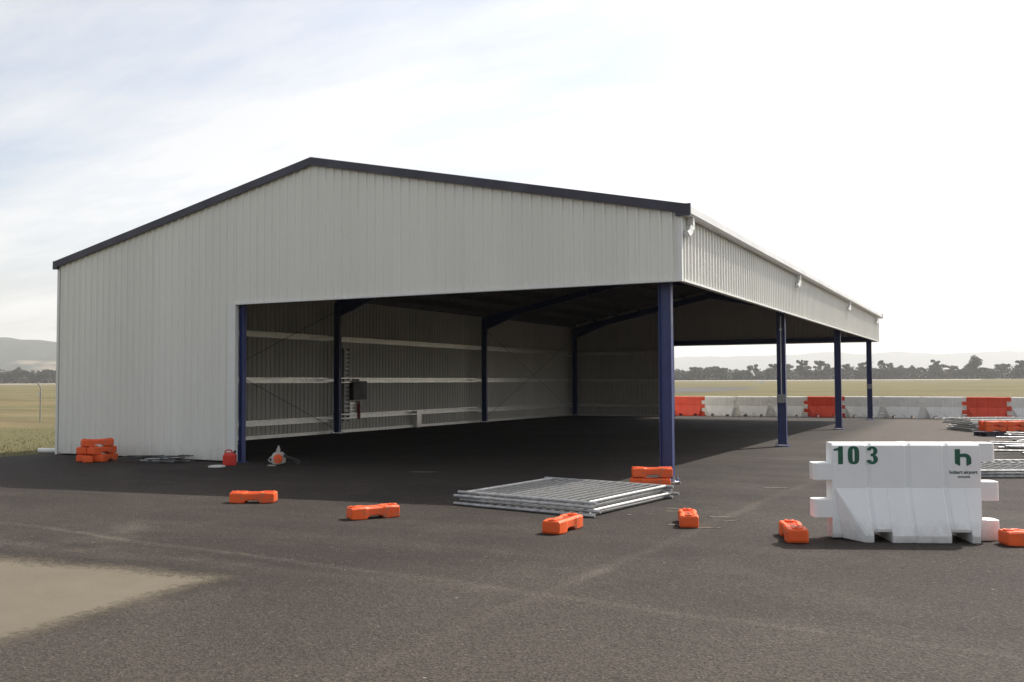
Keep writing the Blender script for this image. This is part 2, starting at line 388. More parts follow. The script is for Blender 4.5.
# beige sealed patch, with a soft dusty edge held in a vertex attribute
def patch():
    tip = Vector((12.98, -8.38)); e1 = Vector((10.54, -8.55))
    xs_ = rng(4.0, 14.2, 150); ys_ = rng(-16.0, -7.6, 120)
    m = MB(); m.sheet([[(x, y, 0.004) for x in xs_] for y in ys_])
    o = m.build('dirt_patch', M['patch'])
    at = o.data.attributes.new('edge', 'FLOAT', 'POINT')
    def side(p, a, b):
        d = (b-a).normalized(); n = Vector((-d.y, d.x)); return (p-a).dot(n)
    for i, v in enumerate(o.data.vertices):
        p = Vector((v.co.x, v.co.y))
        p2 = p + Vector((0.12*noise.noise((p.x*1.2, p.y*1.2, 0)), 0.12*noise.noise((p.x*1.2, p.y*1.2, 5))))
        d = min(-side(p2, e1, tip), -side(p2, tip, Vector((13.13, -10.33))))
        at.data[i].value = max(0, min(1, 0.5 + d*1.6))
    tag(o, kind='structure')
patch()

# ---------------------------------------------------------------- distant hills
def hill(name, X0, X1, Z0, Z1, hf, seed):
    m = MB(); rows = []
    nx, nz = 150, 26
    for j in range(nz+1):
        row = []
        for i in range(nx+1):
            X = X0+(X1-X0)*i/nx; Z = Z0+(Z1-Z0)*j/nz
            t = j/nz; prof = math.sin(math.pi*min(t*1.25, 1)/2)**1.3 if t < .8 else math.cos((t-.8)/.2*math.pi/2)
            h = hf(X) * prof * (1 + 0.16*noise.fractal((X*0.0021+seed, Z*0.0021, 0), 1, 2, 5)) + 4*noise.noise((X*.02, Z*.02, seed))*prof
            x, y = cw(X, Z); row.append((x, y, -2.0 + max(h, 0)))
        rows.append(row)
    m.sheet(rows)
    return tag(m.build(name, M['hill'], smooth=True), kind='structure')
def sm(t): t = max(0, min(1, t)); return t*t*(3-2*t)
hill('hills', -2600, -700, 1900, 3000, lambda X: 112*sm((X+2700)/900) * (1 - 0.35*sm((X+1500)/500)) + 8, 3)
hill('hills', -600, 5200, 5600, 6900, lambda X: 150 + 26*sm((X-600)/2600) - 50*sm((-X)/900), 9)

# ---------------------------------------------------------------- the shed
SH = thing('open_shed', (0, 0, 0), 0, 'large pale grey steel shed open at the front and right side on navy posts', 'shed')
RAKE = (HP-HE)/(W/2)
def roofz(x): return HE + RAKE*(x if x < W/2 else W-x)
def ribs(a, b, pitch=0.19):
    """trapezoid sheet profile along a wall: (position, outward offset)"""
    out = [(a, 0)]; n = int((b-a)/pitch); off = ((b-a)-n*pitch)/2
    for i in range(n):
        c = a + off + pitch*(i+.5)
        out += [(c-.034, 0), (c-.018, .026), (c+.018, .026), (c+.034, 0)]
        if i % 4 == 0: pass
    out.append((b, 0)); return out
def clad_x(name, x0, x1, y, s, zb, zt):
    """sheet facing s*y"""
    pr = ribs(x0, x1); m = MB()
    m.sheet([[(x, y+s*o, zb(x, y)) for x, o in pr], [(x, y+s*o, zt(x)-.02) for x, o in pr]])
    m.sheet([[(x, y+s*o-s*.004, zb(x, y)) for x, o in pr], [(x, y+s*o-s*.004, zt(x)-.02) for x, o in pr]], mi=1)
    return m.build(name, [M['clad'], M['liner']], SH, fixn=False)
def clad_y(name, y0, y1, x, s, zb, zt):
    pr = ribs(y0, y1); m = MB()
    m.sheet([[(x+s*o, y, zb(x, y)) for y, o in pr], [(x+s*o, y, zt) for y, o in pr]])
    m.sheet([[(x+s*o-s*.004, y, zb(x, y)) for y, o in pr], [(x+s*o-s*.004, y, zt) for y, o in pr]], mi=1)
    return m.build(name, [M['clad'], M['liner']], SH, fixn=False)
base = lambda x, y: gz(x, y) + 0.03
lint = lambda x, y: HL
for yy, s in ((0, -1), (L, 1)):
    clad_x('end_wall', 0, JX, yy, s, base, roofz)
    clad_x('gable_cladding', JX+.004, W, yy, s, lint, roofz)
clad_y('side_wall', 0, L, 0, -1, base, HE-.02)
clad_y('side_fascia', 0, L, W, 1, lint, HE-.02)
# flashings: corners, jambs, opening heads
def part(name, mat, fn, bevel=0, parent=None, **k):
    m = MB(); fn(m); return m.build(name, mat, parent or SH, bevel=bevel, **k)
for (x, y, zb) in ((0, 0, 0), (0, L, -.19), (W, 0, HL-.01), (W, L, HL-.01)):
    sx = -1 if x == 0 else 1; sy = -1 if y == 0 else 1
    def fn(m, x=x, y=y, sx=sx, sy=sy, zb=zb):
        a, b = x+sx*.031, x-sx*.05; c, d = y+sy*.031, y-sy*.05
        m.box((min(a,b), min(c, c-sy*.003), zb), (max(a,b), max(c, c-sy*.003), HE-.03))
        m.box((min(a, a-sx*.003), min(c-sy*.004,d), zb), (max(a, a-sx*.003), max(c-sy*.004,d), HE-.03))
    part('corner_flashing', M['trim'], fn)
for y, s in ((0, -1), (L, 1)):
    part('jamb_flashing', M['trim'], lambda m: m.box((JX-.17, min(y+s*.033, y-s*.06), gz(JX, y)), (JX+.012, max(y+s*.033, y-s*.06), HL-.004)))
    part('head_flashing', M['trim'], lambda m: m.box((JX-.19, min(y+s*.036, y-s*.06), HL-.035), (W+.03, max(y+s*.036, y-s*.06), HL+.002)))
part('head_flashing', M['trim'], lambda m: m.box((W-.06, .07, HL-.03), (W+.036, L-.07, HL+.002)))
# roof sheets
for s in (0, 1):
    pr = ribs(-.06, L+.06, .25); m = MB()
    xe, xr = (-.10, W/2) if s == 0 else (W+.10, W/2)
    ze = HE - RAKE*.10 + .03
    m.sheet([[(xe, y, ze+o) for y, o in pr], [(xr, y, HP+.03+o) for y, o in pr]])
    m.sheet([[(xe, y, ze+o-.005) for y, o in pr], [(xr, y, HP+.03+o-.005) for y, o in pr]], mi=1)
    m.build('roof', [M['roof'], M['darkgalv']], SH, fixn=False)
part('ridge_cap', M['roof'], lambda m: m.loft([[(W/2-.22, y, HP+.02), (W/2, y, HP+.075), (W/2+.22, y, HP+.02), (W/2, y, HP+.06)] for y in (-.05, L+.05)]))
# barge boards along both gables
for y, s in ((0, -1), (L, 1)):
    for h in (0, 1):
        xa, xb = (-.07, W/2) if h == 0 else (W/2, W+.14)
        def fn(m, xa=xa, xb=xb, y=y, s=s, h=h):
            za = (HE - RAKE*.10) if h == 0 else HP
            zb = HP if h == 0 else HE - RAKE*.14
            y0, y1 = y+s*.045, y+s*.085
            m.loft([[(xa, y0, za-.06), (xa, y1, za-.06), (xa, y1, za+.085), (xa, y0, za+.085)],
                    [(xb, y0, zb-.06), (xb, y1, zb-.06), (xb, y1, zb+.085), (xb, y0, zb+.085)]])
            # top return lying on the sheets
            m.loft([[(xa, y1, za+.087), (xa, y1, za+.094), (xa, y-s*.12, za+.094), (xa, y-s*.12, za+.087)],
                    [(xb, y1, zb+.087), (xb, y1, zb+.094), (xb, y-s*.12, zb+.094), (xb, y-s*.12, zb+.087)]])
        part('barge_board', M['barge'], fn)
for x0, x1 in ((-.12, .03), (W-.05, W+.19)):
    for y, s in ((0, -1), (L, 1)):
        part('barge_end', M['barge'], lambda m: m.box((x0, min(y+s*.04, y+s*.092), HE-.115), (x1, max(y+s*.04, y+s*.092), HE+.07)))
# gutters
for x, s in ((0, -1), (W, 1)):
    def fn(m, x=x, s=s):
        a = x+s*.035; b = x+s*.175
        prof = [(a, HE-.10), (b-s*.03, HE-.105), (b, HE-.075), (b, HE+.035), (b-s*.012, HE+.035), (b-s*.012, HE-.065), (a+s*.01, HE-.09), (a+s*.01, HE+.0), (a, HE+.0)]
        m.loft([[(px, yy, pz) for px, pz in prof] for yy in (-.04, L+.04)])
    part('gutter', M['gutter'], fn)
for yy in (.17, 9.6, 18.9, 27.6):
    m = MB()
    pts = [(W+.10, yy+.10, HE-.095), (W+.10, yy+.10, HE-.26)]
    pts += [(W+.10, yy+.10-.10*math.sin(t), HE-.26-.10*(1-math.cos(t))) for t in (.3,.6,.9,1.2)]
    pts += [(W+.095, yy-.05, HE-.37), (W+.09, yy-.12, HE-.40)]
    m.path(pts, .062, 4)
    o = m.build('gutter_outlet', M['trim'], SH)
# portal frames
FY = (.337, L/3, 2*L/3, L-.337)
def isec(m, p, q, up, depth, width, t=.014):
    p, q, up = Vector(p), Vector(q), Vector(up).normalized(); d = (q-p).normalized()
    side = d.cross(up).normalized()
    for off, dz, w, h in ((0, depth/2-t/2, width, t), (0, -depth/2+t/2, width, t), (0, 0, t, depth-2*t)):
        c = up*dz
        m.loft([[e + c + side*(sx*w/2) + up*(sz*h/2) for sx, sz in ((-1,-1),(1,-1),(1,1),(-1,1))] for e in (p, q)])
for k, y in enumerate(FY):
    for x in (.40, W-.36):
        g = gz(x, y)
        m = MB(); isec(m, (x, y, g+.05), (x, y, HE-.22), (1, 0, 0), .21, .12); o = m.build('column', M['navy'], SH, bevel=.003)
        m = MB(); m.box((x-.17, y-.14, g+.0), (x+.17, y+.14, g+.02)); m.build('base_plate', M['navy'], o)
        for sx in (-.135, .135):
            for sy in (-.10, .10):
                m = MB(); m.tube((x+sx, y+sy, g+.03), (x+sx, y+sy, g+.10), .012, 6); m.tube((x+sx, y+sy, g+.031), (x+sx, y+sy, g+.05), .024, 6)
                m.build('anchor_bolt', M['galv'], o)
    # rafters with haunches
    for s in (-1, 1):
        m = MB(); xe = .30 if s < 0 else W-.30
        z0, z1 = roofz(xe)-.34, HP-.36
        isec(m, (xe, y, z0), (W/2, y, z1), (0, 0, 1), .26, .14)
        hx = xe - s*1.7
        m.loft([[(xe, y+o, z0-.10), (xe, y+o, z0-.42), (hx, y+o, roofz(hx)-.48)] for o in (-.012, .012)])
        m.loft([[(xe, y+o, z0-.42), (xe, y+o, z0-.434), (hx, y+o, roofz(hx)-.494), (hx, y+o, roofz(hx)-.48)] for o in (-.07, .07)])
        m.build('rafter', M['navy'], SH)
# jamb posts of the open front and back
for y, s in ((.13, 1), (L-.13, -1)):
    m = MB(); isec(m, (JX+.065, y, gz(JX, y)+.01), (JX+.065, y, roofz(JX)-.30), (1, 0, 0), .095, .10); o = m.build('jamb_post', M['navy'], SH)
    m = MB(); m.box((JX-.03, y-.08, gz(JX, y)), (JX+.17, y+.08, gz(JX, y)+.02))
    m.tube((JX+.14, y-.05, gz(JX, y)+.02), (JX+.14, y-.05, gz(JX, y)+.09), .014, 6); m.build('base_plate', M['navy'], o)
# header beams
def cee_x(m, x0, x1, y, z, d=.20, f=.075, s=1):
    pr = [(0, 0), (f, 0), (f, .018), (f-.003, .018), (f-.003, .003), (.003, .003), (.003, d-.003), (f-.003, d-.003), (f-.003, d-.018), (f, d-.018), (f, d), (0, d)]
    m.loft([[(x, y+s*a, z+b) for a, b in pr] for x in (x0, x1)])
def cee_y(m, y0, y1, x, z, d=.20, f=.075, s=1, z1=None, lip=.018):
    pr = [(0, 0), (f, 0), (f, lip), (f-.003, lip), (f-.003, .003), (.003, .003), (.003, d-.003), (f-.003, d-.003), (f-.003, d-lip), (f, d-lip), (f, d), (0, d)]
    z1 = z if z1 is None else z1
    m.loft([[(x+s*a, y, zz+b) for a, b in pr] for y, zz in ((y0, z), (y1, z1))])
for y, s in ((.012, 1), (L-.012, -1)):
    part('header_beam', M['navy'], lambda m: cee_x(m, JX, W-.06, y, HL+.012, s=s))
part('header_beam', M['navy'], lambda m: cee_y(m, .1, L-.1, W-.012, HL+.012, s=-1))
# girts of the left wall, in bays between the columns
girt_z = (.36, 1.58, 2.90)
for i in range(3):
    ya, yb = FY[i], FY[i+1]
    for z in girt_z:
        dz = 0.0 if z > .5 else (.0, .06, .0)[i]
        part('girt', M['girt'], lambda m: cee_y(m, ya+.0, yb-.0, .02, z+dz+gz(0, ya)*.5, d=.165, f=.24, z1=z+dz+gz(0, yb)*.5, lip=.036))
part('bottom_rail', M['girt'], lambda m: m.loft([[(.012, y, gz(0, y)+.0), (.10, y, gz(0, y)+.0), (.10, y, gz(0, y)+.10), (.012, y, gz(0, y)+.10)] for y in (.02, L-.02)]))
part('bottom_rail', M['girt'], lambda m: m.box((.11, L-.10, gz(0, L)), (JX, L-.012, gz(0, L)+.07)))
# stub post in the lower girt, second bay
part('girt_stub', M['girt'], lambda m: m.box((.02, 14.50, gz(0, 14)), (.27, 14.80, .55)), bevel=.006)
# back wall girts
for z in girt_z:
    part('girt', M['girt'], lambda m: cee_x(m, .1, JX, L-.03, z-.1, d=.15, f=.2, s=-1))
    part('girt', M['girt'], lambda m: cee_x(m, .1, JX-.02, .03, z, d=.15, f=.2, s=1))
# mullion post behind both closed end walls
# purlins
for s in (0, 1):
    for k in range(7):
        x = (.35 + k*1.13) if s == 0 else W-(.35 + k*1.13)
        z = roofz(x)-.20
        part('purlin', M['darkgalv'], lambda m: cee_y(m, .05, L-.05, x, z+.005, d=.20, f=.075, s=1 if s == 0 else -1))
# rod bracing, left wall first bay and roof
def brace(p, q): part('brace_rod', M['navy'], lambda m: m.tube(p, q, .008, 6))
brace((.33, .45, 3.70), (.33, 9.5, .16)); brace((.36, .45, .18), (.36, 9.5, 3.75))
brace((.33, L-.45, 3.6), (.33, 2*L/3+.2, .05)); brace((.36, L-.45, .0), (.36, 2*L/3+.2, 3.65))
for (xa, xb) in ((.5, W/2), (W-.5, W/2)):
    brace((xa, .5, roofz(xa)-.28), (xb, L/3-.2, HP-.3)); brace((xb, .5, HP-.32), (xa, L/3-.2, roofz(xa)-.3))
# fly braces between rafters and purlins
for y in FY[1:3]:
    for x in (2.6, 5.0, W-2.6, W-5.0):
        part('fly_brace', M['darkgalv'], lambda m: m.tube((x, y, roofz(x)-.50), (x, y-.55, roofz(x)-.1), .02, 4))
# cable ladder beside the second left column
def ladder(m):
    for yy in (10.30, 10.55): m.box((.12, yy-.012, .30), (.20, yy+.012, 2.66))
    z = .34
    while z < 2.60:
        m.box((.13, 10.312, z), (.19, 10.538, z+.085)); z += .135
part('cable_ladder', M['galv'], ladder)
o = part('electrical_box', M['box'], lambda m: m.box((.12, 10.62, .99), (.34, 11.35, 1.60)), bevel=.012)
part('box_bracket', M['box'], lambda m: m.box((.14, 10.78, 1.605), (.24, 11.05, 1.69)), parent=o)
for k in range(5):
    part('conduit_saddle', M['girt'], lambda m: m.box((.12, 10.60, .44+k*.10), (.2, 10.88, .50+k*.10)))
# conduit and small plates on the open-side posts
part('conduit', M['trim'], lambda m: (m.path([(W-.36, FY[1]-.04, HL-.02), (W-.36, FY[1]-.05, 2.4), (W-.36, FY[1]-.05, 1.25), (W-.33, FY[1]-.06, 1.2)], .014, 6), m.tube((W-.36, FY[1]-.035, 2.85), (W-.36, FY[1]-.07, 2.85), .035, 8)))
for i, z in ((1, .92), (3, 1.05)):
    y = FY[i]
    part('number_plate', M['plate'], lambda m: m.box((W-.47, y-.082, z+.1), (W-.25, y-.066, z+.31)), bevel=.004)

# ---------------------------------------------------------------- orange fence feet
def make_block():
    t = thing('ballast_block', (0, 0, 0), 0, 'x', 'ballast block')
    m = MB(); rings = []
    st = [(-.305, .085, .030, .125), (-.295, .105, .006, .140), (-.20, .112, 0, .146), (-.125, .110, 0, .146), (-.105, .104, .004, .143), (-.085, .098, .026, .140), (-.05, .095, .038, .139),
          (.05, .095, .038, .139), (.085, .098, .026, .140), (.105, .104, .004, .143), (.125, .110, 0, .146), (.20, .112, 0, .146), (.295, .105, .006, .140), (.305, .085, .030, .125)]
    for x, w, zb, zt in st:
        r_ = .012
        rd = .016 if abs(x) in (.125, .20, .10) or abs(x) < .09 else .0
        iw = w*.55
        rings.append([(x, -w+.008, zb), (x, -w, zb+r_), (x, -w, zt-.02), (x, -w+.016, zt), (x, -iw, zt), (x, -iw+.008, zt-rd), (x, iw-.008, zt-rd), (x, iw, zt), (x, w-.016, zt), (x, w, zt-.02), (x, w, zb+r_), (x, w-.008, zb)])
    m.loft(rings)
    for sx in (-1, 1):      # raised rims round the post sockets
        for k in (.045+.0, ):
            m.tube((sx*.245, 0, .12), (sx*.245, 0, .155), .052, 12)
    b = m.build('body', M['orange'], t, bevel=.006)
    for sx in (-.245, -.16, .16, .245):
        m = MB(); m.tube((sx, 0, .128), (sx, 0, .157 if abs(sx) > .2 else .134), .026, 10); m.build('post_socket', M['hole'], t)  # solid dark plugs, the hollow's shade put into their colour
    m = MB(); m.box((-.055, -.03, .105), (.055, .03, .1295)); m.build('grip_slot', M['hole'], t, bevel=.01)
    return t
blk = make_block()
FG = 'orange plastic fence feet'
first = [True]
def foot(x, y, deg, label, z=0, group=FG, sc=1.0):
    if first[0]:
        first[0] = False; o = blk; o['label'] = label; o['group'] = group
    else: o = dup(blk, (0, 0, 0), 0, label, group)
    o.location = (x, y, gz(x, y)+z); o.rotation_euler = (0, 0, R(deg)); o.scale = (sc, sc, sc)
    return o
foot(9.92, -4.49, 27, 'single orange fence foot nearest the red fuel can, lying side-on on dark tarmac')
foot(12.21, -4.95, 55, 'single orange fence foot left of the flat mesh panel stack, turned slightly')
foot(14.64, -4.84, 88, 'single orange fence foot just in front of the corner of the flat mesh panel stack')
foot(15.74, -3.84, 109, 'single orange fence foot end-on beside pale chalk marks, right of the mesh panels', sc=.95)
foot(16.98, -4.30, 109, 'dusty orange fence foot end-on just left of the white barrier numbered 103')
foot(19.16, -3.66, 27, 'orange fence foot at the right edge, just right of the white barrier numbered 103')
foot(14.20, -.60, 18, 'bottom orange fence foot of the pair stacked in front of the nearest navy post')
foot(14.22, -.58, 23, 'top orange fence foot of the pair stacked in front of the nearest navy post', z=.157)
# heap by the left end wall
c0 = (2.60, -1.00)
foot(2.12, -.92, 124, 'bottom left orange fence foot in the heap against the grey wall')
foot(2.52, -.76, 112, 'bottom right orange fence foot in the heap against the grey wall')
foot(2.38, -1.06, 136, 'bottom orange fence foot pointing outwards from the heap against the grey wall', sc=.9)
foot(2.16, -.92, 118, 'middle layer left orange fence foot in the heap by the grey wall', z=.155)
foot(2.50, -.84, 96, 'middle layer right orange fence foot in the heap by the grey wall', z=.155)
foot(2.40, -.88, 62, 'topmost orange fence foot of the heap by the grey wall', z=.310)
# stack on a dark pallet at the far right
def rw(X, Z): x, y = cw(X, Z); return x, y
for layer in range(2):
    for k in range(3):
        for d in range(2):
            X, Z = 13.95 + .31 + .63*k, 27.75 + .30*d
            x, y = rw(X, Z)
            foot(x, y, 27 + rnd.uniform(-3, 3), ('upper' if layer else 'lower') + ' orange fence foot in the row stacked on the dark pallet at far right', z=.135 + .157*layer,
                 group=('upper' if layer else 'lower') + ' layer of fence feet on the dark pallet')
x, y = rw(14.88, 27.90)
p = thing('pallet', (x, y, gz(x, y)), RZ, 'low dark pallet under the stacked orange fence feet at far right', 'pallet')
def fn(m):
    for yy in (-.36, 0, .36): m.box((-.98, yy-.045, 0), (.98, yy+.045, .09))
m = MB(); fn(m); m.build('bearer', M['pallet'], p)
m = MB()
for k in range(12): m.box((-.98+k*.165, -.42, .092), (-.98+k*.165+.14, .42, .112))
m.build('deck_board', M['pallet'], p)

# ---------------------------------------------------------------- water-filled barriers
BL, BH = 1.50, 1.0
def flare_ring(x, z0, half, fl, gr=0.0):
    # section of the lower flare: mid height .53
    z1 = max(z0+.03, .07); b = half + fl*(.535-z1)/(.535-.07) - gr
    k = .5 if x > BL-.01 else 0.0; xb = x-k*(b-half)
    return [(x, -half+gr*.5, .535), (xb, -b, z1), (xb, -b+.004, z0), (xb, b-.004, z0), (xb, b, z1), (x, half-gr*.5, .535)]
def make_barrier(mat, name='water_barrier', detail=True):
    t = thing(name, (0, 0, 0), 0, 'x', 'barrier')
    m = MB(); hw = .112
    g = [.245*BL, .51*BL, .76*BL]
    def gro(x):
        for c in g:
            if abs(x-c) < .014: return .012
        return 0
    stx = [0, .012] + sorted([c+o for c in g for o in (-.035, -.012, .012, .035)]) + [BL-.012, BL]
    rings = []
    for x in stx:
        e = gro(x) + (.01 if x in (0, BL) else 0); w = hw-e
        rings.append([(x, -w+.02, .0+.02), (x, -w, .05), (x, -w, .97), (x, -w+.03, BH), (x, w-.03, BH), (x, w, .97), (x, w, .05), (x, w-.02, .02)])
    # upper slab
    rings_up = [[(a, b, max(c, .50)) for a, b, c in r_] for r_ in rings]
    for r_ in rings_up:
        r_[0] = (r_[0][0], r_[1][1], .48); r_[7] = (r_[7][0], r_[6][1], .48)
    m.loft(rings_up)
    # lower core full length (behind the flare), with fork notches
    n1, n2 = (.245*BL, .365*BL), (.755*BL, .885*BL)
    cuts = [(0, .012, 0), (.012, n1[0], 0), (n1[0], n1[1], .105), (n1[1], n2[0], 0), (n2[0], n2[1], .105), (n2[1], BL, 0)]
    m.loft([[(x, -hw+.012, .02), (x, -hw+.002, .06), (x, -hw+.002, .49), (x, hw-.002, .49), (x, hw-.002, .06), (x, hw-.012, .02)] for x in (.0, n1[0])])
    for a, b, z0 in cuts[2:]:
        m.loft([[(x, -hw+.002, z0), (x, -hw+.002, .49), (x, hw-.002, .49), (x, hw-.002, z0)] for x in (a, b)])
    FL = .178
    # flare pieces
    def seg(xa, xb, z0):
        xsn = [xa] + [v for v in sorted([c+o for c in g for o in (-.035, -.012, .012, .035)]) if xa+.001 < v < xb-.001] + [xb]
        m.loft([flare_ring(x, z0, hw+.001, FL, gro(x)*1.2) for x in xsn])
    seg(.235*BL-.02, n1[0], 0); seg(n1[0], n1[1], .105); seg(n1[1], n2[0], 0); seg(n2[0], n2[1], .105); seg(n2[1], BL-.004, 0)
    # oblique end of the flare on the left
    x1 = .235*BL-.02; h = hw+.001; b = h+FL
    vs = []
    for s in (-1, 1):
        vs = [(.03, s*h, .535), (x1, s*h, .535), (x1, s*b, .07), (x1, s*(b-.004), 0), (x1, s*h, 0), (.10, s*h, 0.02), (x1-.06, s*(b-.02), 0.0), (x1-.05, s*(b-.01), .07)]
        m.add(vs, [(0, 1, 2, 7), (7, 2, 3, 6), (0, 7, 6, 5), (5, 6, 3, 4), (0, 5, 4, 1), (1, 4, 3, 2)])
    # interlocking lugs
    lw = hw-.006; lg = .155
    def lug(xa, xb, za, zb, right):
        pts = []; n = 6; xr = lw
        if right:
            prof = [(xa, -lw)] + [(xb-.05+.05*math.sin(t), -lw+.05-.05*math.cos(t)) for t in rng(0, math.pi/2, 4)] + [(xb-.05+.05*math.cos(t), lw-.05+.05*math.sin(t)) for t in rng(0, math.pi/2, 4)] + [(xa, lw)]
        else:
            prof = [(xb, -lw)] + [(xa+.05-.05*math.sin(t), -lw+.05-.05*math.cos(t)) for t in rng(0, math.pi/2, 4)] + [(xa+.05-.05*math.cos(t), lw-.05+.05*math.sin(t)) for t in rng(0, math.pi/2, 4)] + [(xb, lw)]
        m.loft([[(px, py, zz) for px, py in prof] for zz in (za, zb)])
    lug(BL-.01, BL+.15, .805, .997, True); lug(BL-.01, BL+.185, .405, .600, True); lug(BL-.01, BL+.185, .0, .205, True)
    lug(-.185, .01, .615, .790, False); lug(-.185, .01, .225, .410, False)
    m.build('body', mat, t, bevel=.010 if detail else .008, seg=3 if detail else 1)
    m = MB(); m.tube((BL*.5, 0, BH-.02), (BL*.5, 0, BH+.004), .06, 16); m.tube((BL*.5, 0, BH+.004), (BL*.5, 0, BH+.008), .03, 8)
    m.build('filler_cap', mat, t)
    return t
nb = make_barrier(M['white'])
nb['label'] = 'near white plastic water barrier with green number 103 and letter h'
bx, by = 17.31, -4.09
nb.location = (bx, by, 0); nb.rotation_euler = (0, 0, R(23.0)); nb.scale = (.985, 1, .98)

# green stencil figures on the near barrier's upper face
def glyph(name, polys, x, z, sc, th, mat=M['green'], parent=nb):
    """polys: list of (outer ring, hole ring or None) in glyph units"""
    m = MB(); y0 = -.1135
    for ring, hole in polys:
        if hole is None:
            n = len(ring)
            m.add([(x+a*sc, y0, z+b*sc) for a, b in ring] + [(x+a*sc, y0-th, z+b*sc) for a, b in ring],
                  [tuple(range(n)), tuple(range(n, 2*n))[::-1]] + [(i, (i+1)%n, n+(i+1)%n, n+i) for i in range(n)])
        else:
            n = len(ring)
            vs = [(x+a*sc, y0-t, z+b*sc) for t in (0, th) for r_ in (ring, hole) for a, b in r_]
            fs = []
            for i in range(n):
                j = (i+1) % n
                fs += [(2*n+i, 2*n+j, 3*n+j, 3*n+i), (i, j, 2*n+j, 2*n+i), (n+i, n+j, 3*n+j, 3*n+i)]
            m.add(vs, fs)
    return m.build(name, mat, parent)
def sup(cx, cz, a, b, p=2.6, n=40):
    return [(cx + a*math.copysign(abs(math.cos(t))**(2/p), math.cos(t)), cz + b*math.copysign(abs(math.sin(t))**(2/p), math.sin(t))) for t in (2*math.pi*i/n for i in range(n))]
H1 = .17
# digits (height 1 unit)
one = [([(.0, .74), (.0, .84), (.22, .90), (.30, 1.0), (.50, 1.0), (.50, 0), (.24, 0), (.24, .76)], None)]
zero = [(sup(.31, .5, .31, .5, 3.0), sup(.31, .5, .055, .36, 3.0))]
def arc(cx, cz, ro, rzo, ri, rzi, a0, a1, n=14):
    out = [(cx+ro*math.cos(t), cz+rzo*math.sin(t)) for t in rng(a0, a1, n)]
    inn = [(cx+ri*math.cos(t), cz+rzi*math.sin(t)) for t in rng(a1, a0, n)]
    return [(out+inn, None)]
def strip(outer, inner):
    # quads between two open polylines
    return [([outer[i], outer[i+1], inner[i+1], inner[i]], None) for i in range(len(outer)-1)]
def arcs(cx, cz, ro, rzo, ri, rzi, a0, a1, n=14):
    o = [(cx+ro*math.cos(t), cz+rzo*math.sin(t)) for t in rng(a0, a1, n)]
    i = [(cx+ri*math.cos(t), cz+rzi*math.sin(t)) for t in rng(a0, a1, n)]
    return strip(o, i)
three = arcs(.30, .73, .29, .27, .07, .13, R(170), R(-70)) + arcs(.30, .27, .31, .27, .07, .13, R(70), R(-170))
three += [([(.22, .44), (.40, .44), (.40, .585), (.22, .585)], None)]
zt = .780
glyph('painted_digit', one, .022, zt, H1*1.10, .0015)
glyph('painted_digit', zero, .165, zt, H1*1.10, .0015)
glyph('painted_digit', three, .355, zt, H1*1.10, .0015)
# emblem: rounded h with a cut-off foot
hh = [([(.0, .14), (.0, 1.0), (.30, 1.0), (.30, .06), (.26, .0)], None)]
hh += [([(.30, .52), (.30, .70), (.38, .74), (.46, .52)], None)]
hh += arcs(.56, .40, .38, .34, .10, .13, R(125), R(0), 12)
hh += [([(.66, .40), (.94, .40), (.94, .12), (.70, .0), (.66, .03)], None)]
glyph('painted_emblem', hh, 1.24, .765, .172, .0015)
def text(s, x, z, size, mat, parent, name='painted_lettering', off=.004):
    cu = bpy.data.curves.new(name, 'FONT'); cu.body = s; cu.size = size; cu.offset = off; cu.extrude = .0008; cu.align_x = 'CENTER'
    tmp = bpy.data.objects.new(name, cu); COL.objects.link(tmp)
    dg = bpy.context.evaluated_depsgraph_get(); me = bpy.data.meshes.new_from_object(tmp.evaluated_get(dg))
    bpy.data.objects.remove(tmp)
    o = bpy.data.objects.new(name, me); COL.objects.link(o); me.materials.clear(); me.materials.append(mat)
    o.parent = parent; o.location = (x, -.1145, z); o.rotation_euler = (R(90), 0, 0)
    return o
text('hobart airport', 1.32, .685, .048, M['ink'], nb, off=.0012)
text('tasmania', 1.325, .643, .036, M['ink'], nb, off=.0004)

# far row of barriers
wb = make_barrier(M['dirtywhite'], detail=False); rb = make_barrier(M['redbar'], detail=False)
A = Vector(cw(10.05 - 4.0, 48.9 + .55)).to_3d()
j0 = Vector(cw((702-512)/936*47.3, 47.3)); j1 = Vector(cw((1006-512)/936*39.75, 39.75))
stp = (j1-j0)/8.0; ang = math.atan2(stp.y, stp.x)
print('far pitch', stp.length)
seq = [(-2, 'w'), (-1, 'r'), (0, 'w'), (1, 'w'), (2, 'w'), (3, 'r'), (4, 'w'), (5, 'w'), (6, 'w'), (7, 'r'), (8, 'w'), (9, 'w')]
lab = {-2: 'white barrier at the far row left end, mostly hidden by the nearest navy post',
 -1: 'red barrier in the far row, just right of the nearest navy post',
 0: 'white far-row barrier directly right of the leftmost red barrier',
 1: 'middle one of the three white barriers between the left two red ones',
 2: 'white far-row barrier behind the second navy post, left of the middle red one',
 3: 'red barrier in the far row partly behind the third navy post',
 4: 'white barrier in the far row behind the fourth, farthest navy post',
 5: 'middle one of the three white barriers right of the farthest navy post',
 6: 'white far-row barrier touching the left end of the rightmost red barrier',
 7: 'red barrier in the far row behind the grey panel stack at far right',
 8: 'white barrier at the far right end of the row, cut by the picture edge',
 9: 'white barrier beyond the picture edge at the right end of the far row'}
used = {'w': False, 'r': False}
